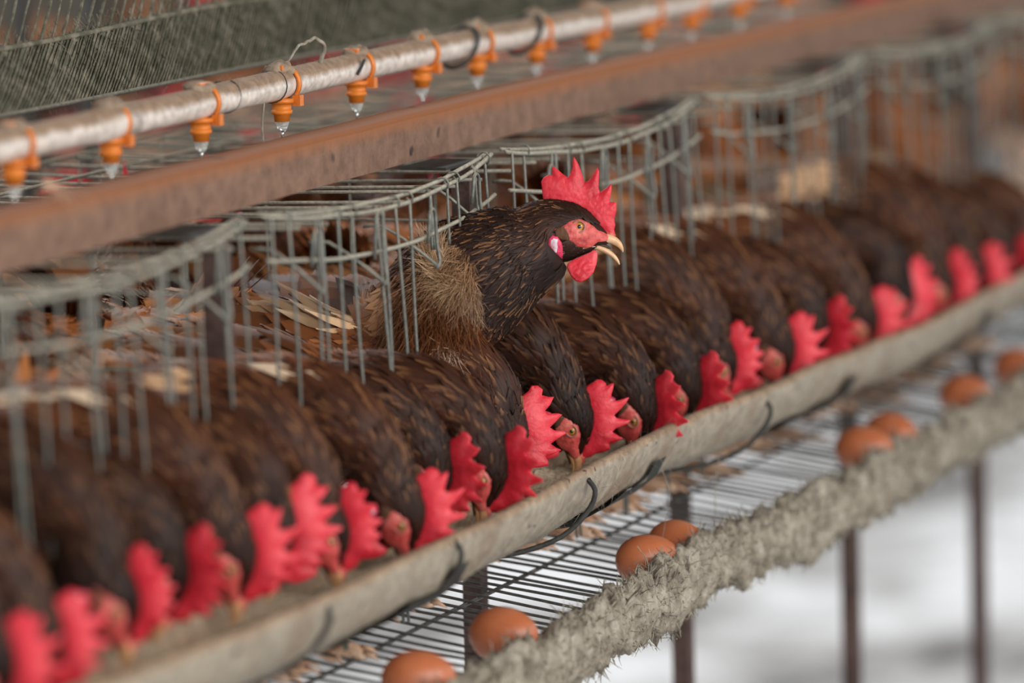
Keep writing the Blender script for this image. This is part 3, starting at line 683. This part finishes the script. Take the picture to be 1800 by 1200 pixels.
def feathers(loft, t0, t1, n, Lr, Wr, lift, headinv=None, colfun=None, seg=4, thr=(-PI, PI), droop=0., jit=.25, tipc=None):
    t = RNG.uniform(t0, t1, int(n*3)); r = loft.radius(t, 0*t); keep = RNG.random(len(t)) < r/r.max(); t = t[keep][:n]; n = len(t)
    th = RNG.uniform(thr[0], thr[1], n)
    fr = (t-t0)/(t1-t0+1e-9)
    if headinv is not None:                            # leave the bare face, lobes and beak free of feathers
        q = xf(headinv, loft.ev(t+.003, th, 0*t)); P2 = q[:, [0, 2]]
        ok = np.ones(len(t), bool)
        for dt in (.0, .005, .010):
            q2 = xf(headinv, loft.ev(t+dt, th, 0*t))[:, [0, 2]]; ok &= ~(inside(q2, np.array(LOBE)) | inside(q2, np.array(FACE)))
        ok &= ~((P2[:, 0] > .0105) & (np.abs(q[:, 2]+.008) < .012))
        t, th, fr = t[ok], th[ok], fr[ok]; n = len(t)
    order = np.argsort(-t); t, th, fr = t[order], th[order], fr[order]
    L = np.interp(fr, np.linspace(0, 1, len(Lr)), Lr)*RNG.uniform(.75, 1.25, n); W = np.interp(fr, np.linspace(0, 1, len(Wr)), Wr)*RNG.uniform(.8, 1.2, n)
    lf = np.interp(fr, np.linspace(0, 1, len(lift)), lift)*RNG.uniform(.5, 1.5, n)
    drift = RNG.normal(size=n)*jit; R = np.maximum(loft.radius(t, th), .006)
    us = np.linspace(0, 1, seg+1); wp = np.sin(PI*np.clip(.12+.88*us, 0, 1)**.8)*.9+.1*(us < .9); wp[-1] = .06
    ks = (-1, 0, 1); V = []; Cc = []
    cb = loft.colour(t)
    if colfun is not None: cb = colfun(t, th, cb, fr)
    mot = np.array([noise.noise(Vector((a*14, b_*1.1, 2.2+t0*9))) for a, b_ in zip(t, th)])[:, None]
    cb = cb*(1+.95*mot); bright = RNG.uniform(.65, 1.4, n)[:, None]; tip = RNG.random(n)
    for u, w_ in zip(us, wp):
        for k in ks:
            Rt = np.maximum(loft.radius(np.minimum(t+L*u, loft.len), th), .006)
            tt = t+L*u; tht = th+drift*L*u/Rt*1.0+k*w_*W/Rt
            off = .0012+lf*u**1.4+(.0007 if k == 0 else -.0004)
            p = loft.ev(tt, tht, off)
            p[:, 2] -= droop*L*u*u
            V.append(p)
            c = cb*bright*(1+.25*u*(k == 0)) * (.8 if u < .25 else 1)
            if u > .6:
                g = ((tip > (.74 if FW[0] == 1 else .85))*(.75 if k == 0 else .1))[:, None]*np.clip((u-.5)*2, 0, 1)
                tc_ = np.array(tipc if tipc is not None else (.30, .135, .055))
                c = c*(1-g)+tc_*g
            Cc.append(c)
    V = np.stack(V, 1).reshape(-1, 3); Cc = np.stack(Cc, 1).reshape(-1, 3); m_ = 3*(seg+1)
    f = [(i*m_+3*a+b_, i*m_+3*a+b_+1, i*m_+3*a+b_+4, i*m_+3*a+b_+3) for i in range(n) for a in range(seg) for b_ in (0, 1)]
    return V, f, Cc
def joinc(parts):
    vs, fs, cs, off = [], [], [], 0
    for v_, f_, c_ in parts:
        vs.append(v_); fs += [tuple(i+off for i in q) for q in f_]; cs.append(c_); off += len(v_)
    return np.concatenate(vs), fs, np.concatenate(cs)
def tail_mesh(base, d, n=9, L=.13, col='rust'):
    """a fan of long stiff tail feathers"""
    out = []; d = np.array(d, float); d /= np.linalg.norm(d); side = np.array([0, 1., 0]); up = np.cross(d, side)*-1
    for i in range(n):
        k = (i/(n-1)-.5)*2; dd = d+side*k*.28-up*abs(k)*.1; dd /= np.linalg.norm(dd); V = []; cs = []
        for u in np.linspace(0, 1, 7):
            w_ = .011*math.sin(PI*min(1, .15+.85*u))**.6+.001; c = np.array(base)+dd*L*u+up*(-.01*u*u)+side*k*.004
            for s in (-1, 0, 1): V.append(c+np.array([0, 0, 0])+side*s*w_*.8+up*(s*w_*.5*(1 if k > 0 else -1)+(.001 if s == 0 else 0)))
            cc = np.array(HC[col])*RNG.uniform(.7, 1.2)*(1 if u < .7 else .6); cs += [cc]*3
        f = [(3*a+b_, 3*a+b_+1, 3*a+b_+4, 3*a+b_+3) for a in range(6) for b_ in (0, 1)]
        out.append((np.array(V), f, np.array(cs)))
    return joinc(out)
def leg_mesh(hip, foot, spread=1.):
    hip, foot = np.array(hip), np.array(foot); hock = hip*.45+foot*.55+np.array([-.03, 0, .0]); 
    parts = [tube(smoothpath([hip, hip*.5+hock*.5+[.008, 0, 0], hock], 10), np.linspace(.022, .0075, 10), 10), tube(smoothpath([hock, hock*.5+foot*.5, foot+[0, 0, .006]], 10), [.0075, .007, .0062, .006, .006, .006, .006, .0065, .007, .0075], 10)]
    for a, l in ((-.42, .048), (0, .06), (.42, .05), (2.7, .022)):
        d = np.array([math.cos(a), math.sin(a), 0.])*l*spread; p = foot+[0, 0, .006]
        Q = smoothpath([p, p+d*.35+[0, 0, .004], p+d*.7+[0, 0, .001], p+d-[0, 0, .002]], 12)
        parts.append(tube(Q, np.array([.0062, .006, .0052, .0058, .0052, .0048, .0054, .0048, .0044, .0046, .0036, .002]), 8))
        e = p+d; parts.append(tube([e-d/np.linalg.norm(d)*.002, e+d/np.linalg.norm(d)*.005-[0, 0, .001], e+d/np.linalg.norm(d)*.011-[0, 0, .004]], [.0026, .0018, .0004], 6))
    return cat_np(parts)
HEADLAT = (0, 1, 0)
FW = [1.0]
def build_hen(root, headM, body, comb, bend, gape, wl, nneck, nbody, legs, tail, head_fine=1.0, Lmul=1.0, bake=None, colfun=None, extra=None, wings=True, neck_to=.45):
    """body: list of (x,y,z, half height, half width, colour) from nape to tail in the hen's own frame"""
    P, A, B_, lat, col = [], [], [], [], []
    for (x, cy, b_, a) in HEADS:
        p = headM @ Vector((hp(x, cy)[0], 0, hp(x, cy)[1])); P.append(p[:]); A.append(a*K); B_.append(b_*K)
        lat.append((headM.to_3x3() @ Vector(HEADLAT))[:]); col.append(HC['choc'])
    for (x, y, z, hb, ha, c) in body: P.append((x, y, z)); A.append(ha); B_.append(hb); lat.append((0, 1, 0)); col.append(c if isinstance(c, tuple) else HC[c])
    lf = Loft(P, A, B_, lat, col)
    # orient V consistently: towards the crown at the head
    crown = np.array((headM.to_3x3() @ Vector((0, 0, 1)))[:])
    if np.dot(lf.V[3], crown) < 0: lf.V = -lf.V
    hi = headM.inverted(); tl = lf.ctrl_t; tn = tl[len(HEADS)]
    bk = (lambda V: xf(bake, V)) if bake is not None else (lambda V: V)
    v, f, c = lf.mesh()
    add('body', mesh('body', bk(v), f, 'plumage', True, c*1.0), root)
    h0 = tl[1]; split = tn+(lf.len-tn)*neck_to
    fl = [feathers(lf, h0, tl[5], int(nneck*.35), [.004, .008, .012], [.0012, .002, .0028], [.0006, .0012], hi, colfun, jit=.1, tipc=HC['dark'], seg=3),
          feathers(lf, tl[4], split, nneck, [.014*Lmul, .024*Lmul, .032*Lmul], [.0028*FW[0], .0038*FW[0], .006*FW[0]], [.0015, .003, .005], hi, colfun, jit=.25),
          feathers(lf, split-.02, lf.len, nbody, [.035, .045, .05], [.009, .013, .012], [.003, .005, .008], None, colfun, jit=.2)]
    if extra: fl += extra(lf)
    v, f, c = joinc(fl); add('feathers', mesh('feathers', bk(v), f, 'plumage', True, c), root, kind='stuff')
    if wings:
        for sg in (1, -1):
            a0, a1 = sorted((sg*.55, sg*2.0))
            wg = [feathers(lf, split+.02, lf.len-.07, 90, [.04, .06, .085], [.012, .014, .013], [.007, .011, .014], None, None, thr=(a0, a1), jit=.08)]
            v, f, c = joinc(wg); add('wing', mesh('wing', bk(v), f, 'plumage', True, c*1.25), root)
    eye = None
    for nm, (v, f), mt, par in head_parts(comb, bend, gape, head_fine, wl):
        vv = bk(xf(headM, v)); o = add(nm, mesh(nm, vv, f, mt), eye if par else root)
        if nm == 'eye': eye = o
    if tail is not None:
        v, f, c = tail_mesh(*tail); add('tail', mesh('tail', bk(v), f, 'plumage', True, c), root)
    for (hip, foot) in legs: v, f = leg_mesh(hip, foot); add('leg', mesh('leg', bk(v), f, 'leg'), root)
    return lf

# --- feeding hens: four master poses, hen frame x = forward (outward), z = up from the wire floor
def cream_patch(center, width, ang, tone='cream'):
    def fn(t, th, cb, fr):
        d = np.exp(-((t-center)/width)**2)*np.exp(-((((th-ang+PI) % (2*PI))-PI)/.55)**2); g = (d*RNG.uniform(.6, 1.5, len(t)) > .5)[:, None]*.9
        return cb*(1-g)+np.array(HC[tone])*g
    return fn
FEED = []
specs = [  # head loc, pitch, yaw, roll, comb, bend, neck/body points
    dict(h=(.070, 0, .118), p=-1.15, y=.40, r=.1, comb=COMB, bend=.009, cp=(.21, .04, -1.1, 'cream')),
    dict(h=(.074, 0, .112), p=-1.35, y=.18, r=.1, comb=COMB2, bend=-.015, cp=(.25, .05, -1.0, 'tan')),
    dict(h=(.068, 0, .120), p=-1.02, y=.45, r=.0, comb=COMB3, bend=-.004, cp=(.17, .03, -.9, 'tan')),
    dict(h=(.072, 0, .108), p=-1.22, y=.28, r=-.12, comb=COMB2, bend=.016, cp=(.22, .035, -.4, 'tan'))]
def feeding_body(h, k):
    hx, hy, hz = h
    dz = (.012, -.008, .020, -.003)[k]; w_ = (1.0, .88, .95, .85)[k]
    return [(hx-.024+.002*k, .0, hz+.046, .0245, .020*w_, 'dark'), (hx-.046, .0, hz+.062+dz*.5, .031, .025*w_, 'dark'), (hx-.080, .0, hz+.064+dz, .042*w_, .033*w_, 'mahog'),
            (hx-.125, .0, hz+.054+dz, .053*w_, .042*w_, 'rust'), (hx-.18, .0, hz+.042, .066, .056, 'rust'), (hx-.25, .0, hz+.04, .074, .058, 'ginger'), (hx-.32, .0, hz+.055, .062, .05, 'ginger'), (hx-.37, 0, hz+.085, .035, .03, 'rust')]
root_specs = []
for k, s in enumerate(specs):
    r_ = thing('hen', '', 'hen', (0, 0, 0))
    hm = hmat(s['h'], s['p'], s['y'], s['r'])
    build_hen(r_, hm, feeding_body(s['h'], k), s['comb'], s['bend'], .35, 1.0, 1500, 650,
              [((-.12, .035, .09), (-.045, .03, 0)), ((-.12, -.035, .09), (-.06, -.032, 0))], ((-.30, 0, .2), (-.75, 0, .65), 9, .12), 1.6, 1.0, colfun=cream_patch(*s['cp']), neck_to=.25,
              extra=lambda lf, k=k: [feathers(lf, lf.ctrl_t[len(HEADS)+1]+.008*k, lf.ctrl_t[len(HEADS)+3], (16, 0, 10, 22)[k], [.05, .07], [.006, .008], [.006, .012], None,
                                     lambda t, th, cb, fr: cb*0+np.array(HC['cream' if k < 3 else 'tan']), thr=((-.8, 0, .1, -.5)[k], (-.3, 0, .5, .1)[k]), jit=.12, tipc=HC['cream'])] if k != 1 else [])
    root_specs.append(r_)
# --- standing hen used inside the cages and in the rows behind
stand = thing('hen', '', 'hen')
build_hen(stand, hmat((.10, 0, .27), -.1, .1, 0), [(.065, 0, .262, .030, .026, 'dark'), (.04, 0, .235, .036, .031, 'mahog'), (.01, 0, .20, .05, .044, 'rust'), (-.03, 0, .17, .068, .056, 'rust'), (-.09, 0, .15, .075, .06, 'rust'), (-.16, 0, .15, .072, .06, 'rust'), (-.22, 0, .165, .055, .045, 'ginger'), (-.26, 0, .19, .03, .025, 'rust')],
          COMB, .004, .2, 1.0, 700, 600, [((-.06, .035, .09), (-.04, .035, 0)), ((-.06, -.035, .09), (-.05, -.035, 0))], ((-.22, 0, .18), (-.7, 0, .7), 9, .12), 1.8, colfun=cream_patch(.30, .05, -1.4, 'cream'))
index_children()

HD = [(-20, 1195, 0), (70, 1150, 0), (200, 1080, 2), (285, 1035, 1), (400, 1010, 0), (470, 965, 3), (578, 950, 2), (708, 922, 0), (757, 852, 1), (850, 850, 1),
      (885, 790, 3), (1010, 752, 0), (1118, 745, 1), (1200, 702, 1), (1262, 655, 2), (1360, 640, 0), (1425, 597, 1), (1510, 585, 0), (1570, 545, 3), (1645, 525, 2), (1705, 500, 0), (1760, 478, 1), (1815, 455, 3)]
ORD = ['first', 'second', 'third', 'fourth', 'fifth', 'sixth', 'seventh', 'eighth', 'ninth', 'tenth', 'eleventh', 'twelfth']
placed = 0
for i, (x, y, k) in enumerate(HD):
    if i < 4 or True:
        p = on_h(x, y, .886)
        src = root_specs[k]; h = specs[k]['h']
        yaw = random.uniform(-.16, .16)
        o = src if not src.get('used') else copy_tree(src); src['used'] = 1
        if 'used' in o and o is not src: del o['used']
        dy = max(min(p[1], -.052), -.081); q = on_d(x, y, dy)
        hx = h[0]*math.cos(yaw)
        o.location = (q[0]-h[0]*math.sin(yaw), dy+hx, q[2]-h[2])
        o.rotation_euler = (0, 0, -PI/2+yaw)
        sc_ = random.uniform(1.0, 1.07); o.scale = (sc_, sc_*random.choice((1, -1)) if 0 else sc_, sc_)
        n = i-10.5
        if n < 0: lab = f'feeding hen with lowered head, {ORD[int(-n-.5)]} to the left of the raised hen'
        else: lab = f'feeding hen with lowered head, {ORD[int(n-.5)]} to the right below the raised hen'
        o['label'] = lab; o['group'] = 'brown hens feeding with lowered heads'
for r_ in root_specs:
    if 'used' in r_: del r_['used']

# --- the raised hen, built at the depth of the cage front, looking along the aisle
ZH = 4.055
Hm = Matrix.Identity(4)
R_, Up_, Fw_ = M@np.array([1., 0, 0]), M@np.array([0, 1., 0]), M@np.array([0, 0, -1.])
eye_w = at(1017, 399, ZH)
base = Vector((float(at(650, 600, 4.12)[0]), float(at(650, 600, 4.12)[1]), .79))
for i in range(3): Hm[i][0] = R_[i]; Hm[i][1] = Fw_[i]; Hm[i][2] = Up_[i]; Hm[i][3] = eye_w[i]-base[i]
S = 1/2095.
def q_(x, y, hb, ha, c, dy=0.): return ((x-1017)*S, dy, -(y-399)*S, hb*S, ha*S, c)
def hero_col(t, th, cb, fr): return cb
def hero_extra(lf):
    out = []
    tl = lf.ctrl_t; n0 = len(HEADS)
    def zone(t, th, cb, fr):
        # tan fluff above, rust breast in the middle, cream down under the belly
        r = RNG.random(len(t)); c = cb.copy(); return c
    # loose breast plumes drooping over the legs
    out.append(feathers(lf, tl[n0+2], tl[n0+5], 900, [.03, .045, .05], [.004, .006, .007], [.006, .010], None, lambda t, th, cb, fr: np.array(HC['rust'])*RNG.uniform(.6, 1.5, len(t))[:, None]+np.array(HC['tan'])*(RNG.random(len(t)) > .8)[:, None]*.5, thr=(2.0, 4.3), droop=.5, jit=.5, tipc=HC['tan']))
    return out
hero = thing('hen', 'brown hen with raised head, open beak and tall red comb above the feeding hens', 'hen', base)
hero_body = [q_(945, 428, 69, 52, (.013, .0055, .004)), q_(905, 447, 82, 62, (.014, .006, .004)), q_(862, 472, 97, 72, (.02, .008, .005)), q_(818, 498, 104, 80, 'dark', .003), q_(782, 530, 98, 84, (.33, .18, .09), .006),
             q_(752, 570, 100, 88, (.30, .13, .055), .010), q_(722, 605, 108, 92, 'rust', .02), q_(672, 620, 116, 100, 'rust', .05), q_(610, 615, 120, 105, 'rust', .085), q_(545, 600, 105, 95, 'mahog', .12), q_(480, 570, 70, 60, 'mahog', .15), q_(440, 550, 35, 30, 'mahog', .17)]
FW[0] = .62
hero_lf = build_hen(hero, Matrix.Identity(4), hero_body, COMB, .001, 1.0, 1.0, 7500, 1500, [((-.20, .05, -.10), (-.21, .05, -.255)), ((-.20, .10, -.10), (-.22, .11, -.255))], ((-.27, .165, -.06), (-.9, .2, .25), 9, .10), .8, 1.0, bake=Hm, extra=None, neck_to=.22)
bkf = lambda V: xf(Hm, V)
# collar of tan fluff, breast plumes and cream down: many fine soft plumes
def plume_zone(n, cx, cy, rx, ry, dirs, L, W, col, jit, droop, off=0.0, var=.3):
    """plumes rooted on the near flank of the hero around a spot given in photo pixels of the hero plane"""
    V = []; 
    a = RNG.uniform(0, 2*PI, n); r = np.sqrt(RNG.random(n)); X = ((cx+rx*r*np.cos(a))-1017)*S; Zz = -((cy+ry*r*np.sin(a))-399)*S
    # depth of the flank there
    P = hero_lf.P; d2 = (P[:, 0][None]-X[:, None])**2+(P[:, 2][None]-Zz[:, None])**2; j = d2.argmin(1)
    rad = np.sqrt(d2.min(1)); q = np.clip(1-(rad/hero_lf.b[j])**2, 0, 1); Y = P[j, 1]-hero_lf.a[j]*np.sqrt(q)-off
    base_ = np.stack([X, Y, Zz], 1); dd = np.tile([dirs[0], -.25, dirs[1]], (n, 1))+RNG.normal(size=(n, 3))*jit
    v, f = ribbons(base_, dd, RNG.uniform(.6, 1.3, n)*L, W, droop, 4, .35)
    c = np.repeat(np.array(col)[None]*RNG.uniform(1-var, 1+var, n)[:, None], 10, 0); return v, f, c
zones = [plume_zone(5200, 786, 478, 52, 54, (-.45, -.8), .014, .00042, (.30, .17, .09), .3, .3, .003, var=.25),
         plume_zone(1100, 764, 462, 22, 30, (-.2, .9), .016, .00042, (.52, .36, .22), .35, .1, .004, var=.2),
         plume_zone(900, 800, 505, 30, 18, (-.9, -.2), .014, .00042, (.50, .34, .2), .4, .2, .004, var=.2),
         plume_zone(2500, 818, 520, 26, 42, (-.2, -1), .013, .00042, (.30, .19, .12), .3, .3, .003),
         plume_zone(5200, 795, 578, 48, 60, (-.05, -1), .024, .0005, (.15, .052, .018), .16, .2, .003, var=.5),
         plume_zone(5200, 738, 560, 45, 85, (.0, -1), .024, .0005, (.15, .055, .02), .16, .2, .003, var=.5),
         plume_zone(2600, 700, 590, 40, 90, (-.1, -1), .024, .0005, (.10, .04, .016), .16, .2, .003, var=.5),
         plume_zone(2600, 784, 642, 32, 38, (.15, -1), .016, .00045, (.66, .51, .38), .5, .3, .017, var=.2)]
v, f, c = joinc(zones); add('down', mesh('down', bkf(v), f, 'plumage', True, c), hero, kind='stuff')
# cheek bristles with pale streaks between beak corner and lobe
zones = []
for k in range(260):
    pass
n = 420; X = RNG.uniform(385, 640, n); Yy = 770+(640-X)*.12+RNG.uniform(-20, 75, n)
hx = (X-500)*K; hz = -(Yy-640)*K; sy = skull_y(hx, hz)+.0006
bs = np.stack([hx, -sy, hz], 1); dd = np.tile([-1., -.05, -.22], (n, 1))+RNG.normal(size=(n, 3))*.12
v, f = ribbons(bs, dd, RNG.uniform(.003, .007, n), .00025, .0, 3, .1)
c = np.repeat(np.where((RNG.random(n) > .72)[:, None], np.array([[.55, .42, .36]]), np.array([[.05, .022, .014]])), 8, 0)
add('cheek_bristles', mesh('cheek_bristles', bkf(v), f, 'plumage', True, c), hero, kind='stuff')

# --- hens deeper inside the cages, and the rows behind
def place(src, loc, rz, label, group, s=1.0):
    o = copy_tree(src); o.location = loc; o.rotation_euler = (0, 0, rz); o.scale = (s,)*3; o['label'] = label; o['group'] = group
INL = 'brown hen standing inside the cage behind the feeding hens, mostly hidden by them'
for i, (u, y, rz) in enumerate([(-.72, .28, 2.6), (-.52, .30, .4), (-.28, .27, 2.9), (.02, .33, .3), (.3, .3, 2.8), (.52, .28, .2), (.82, .3, 2.7), (1.05, .3, .3), (1.4, .3, 2.8), (1.75, .28, .2), (2.1, .3, 2.8), (2.4, .3, .3), (2.7, .3, 2.7), (3.0, .3, .2)]):
    place(stand, (u, y, floor_h(y)+.001), rz, INL, 'hens standing deeper in the cages', .93)
BL = 'blurred brown hen in the cages back to back with the front row'
for i in range(20):
    y = .62; place(stand if i % 2 else root_specs[i % 4], (-.3+i*.24, y+.1, .72 if i % 2 else .79), PI/2+random.uniform(-.4, .4), BL, 'hens in the cages backing onto the front row', .95)
stand.location = (-.2, .70, .72); stand.rotation_euler = (0, 0, PI/2); stand['label'] = BL; stand['group'] = 'hens in the cages backing onto the front row'
FLb = 'far blurred brown hen with red comb in the next row, above the water pipe'
for i in range(16):
    u = 3.3+i*.33
    place(root_specs[(i*3) % 4] if i % 3 else stand, (u, 2.25+(.0 if i % 3 else .1), .68), -PI/2+random.uniform(-.2, .2), FLb, 'hens in the next row beyond', 1.0)
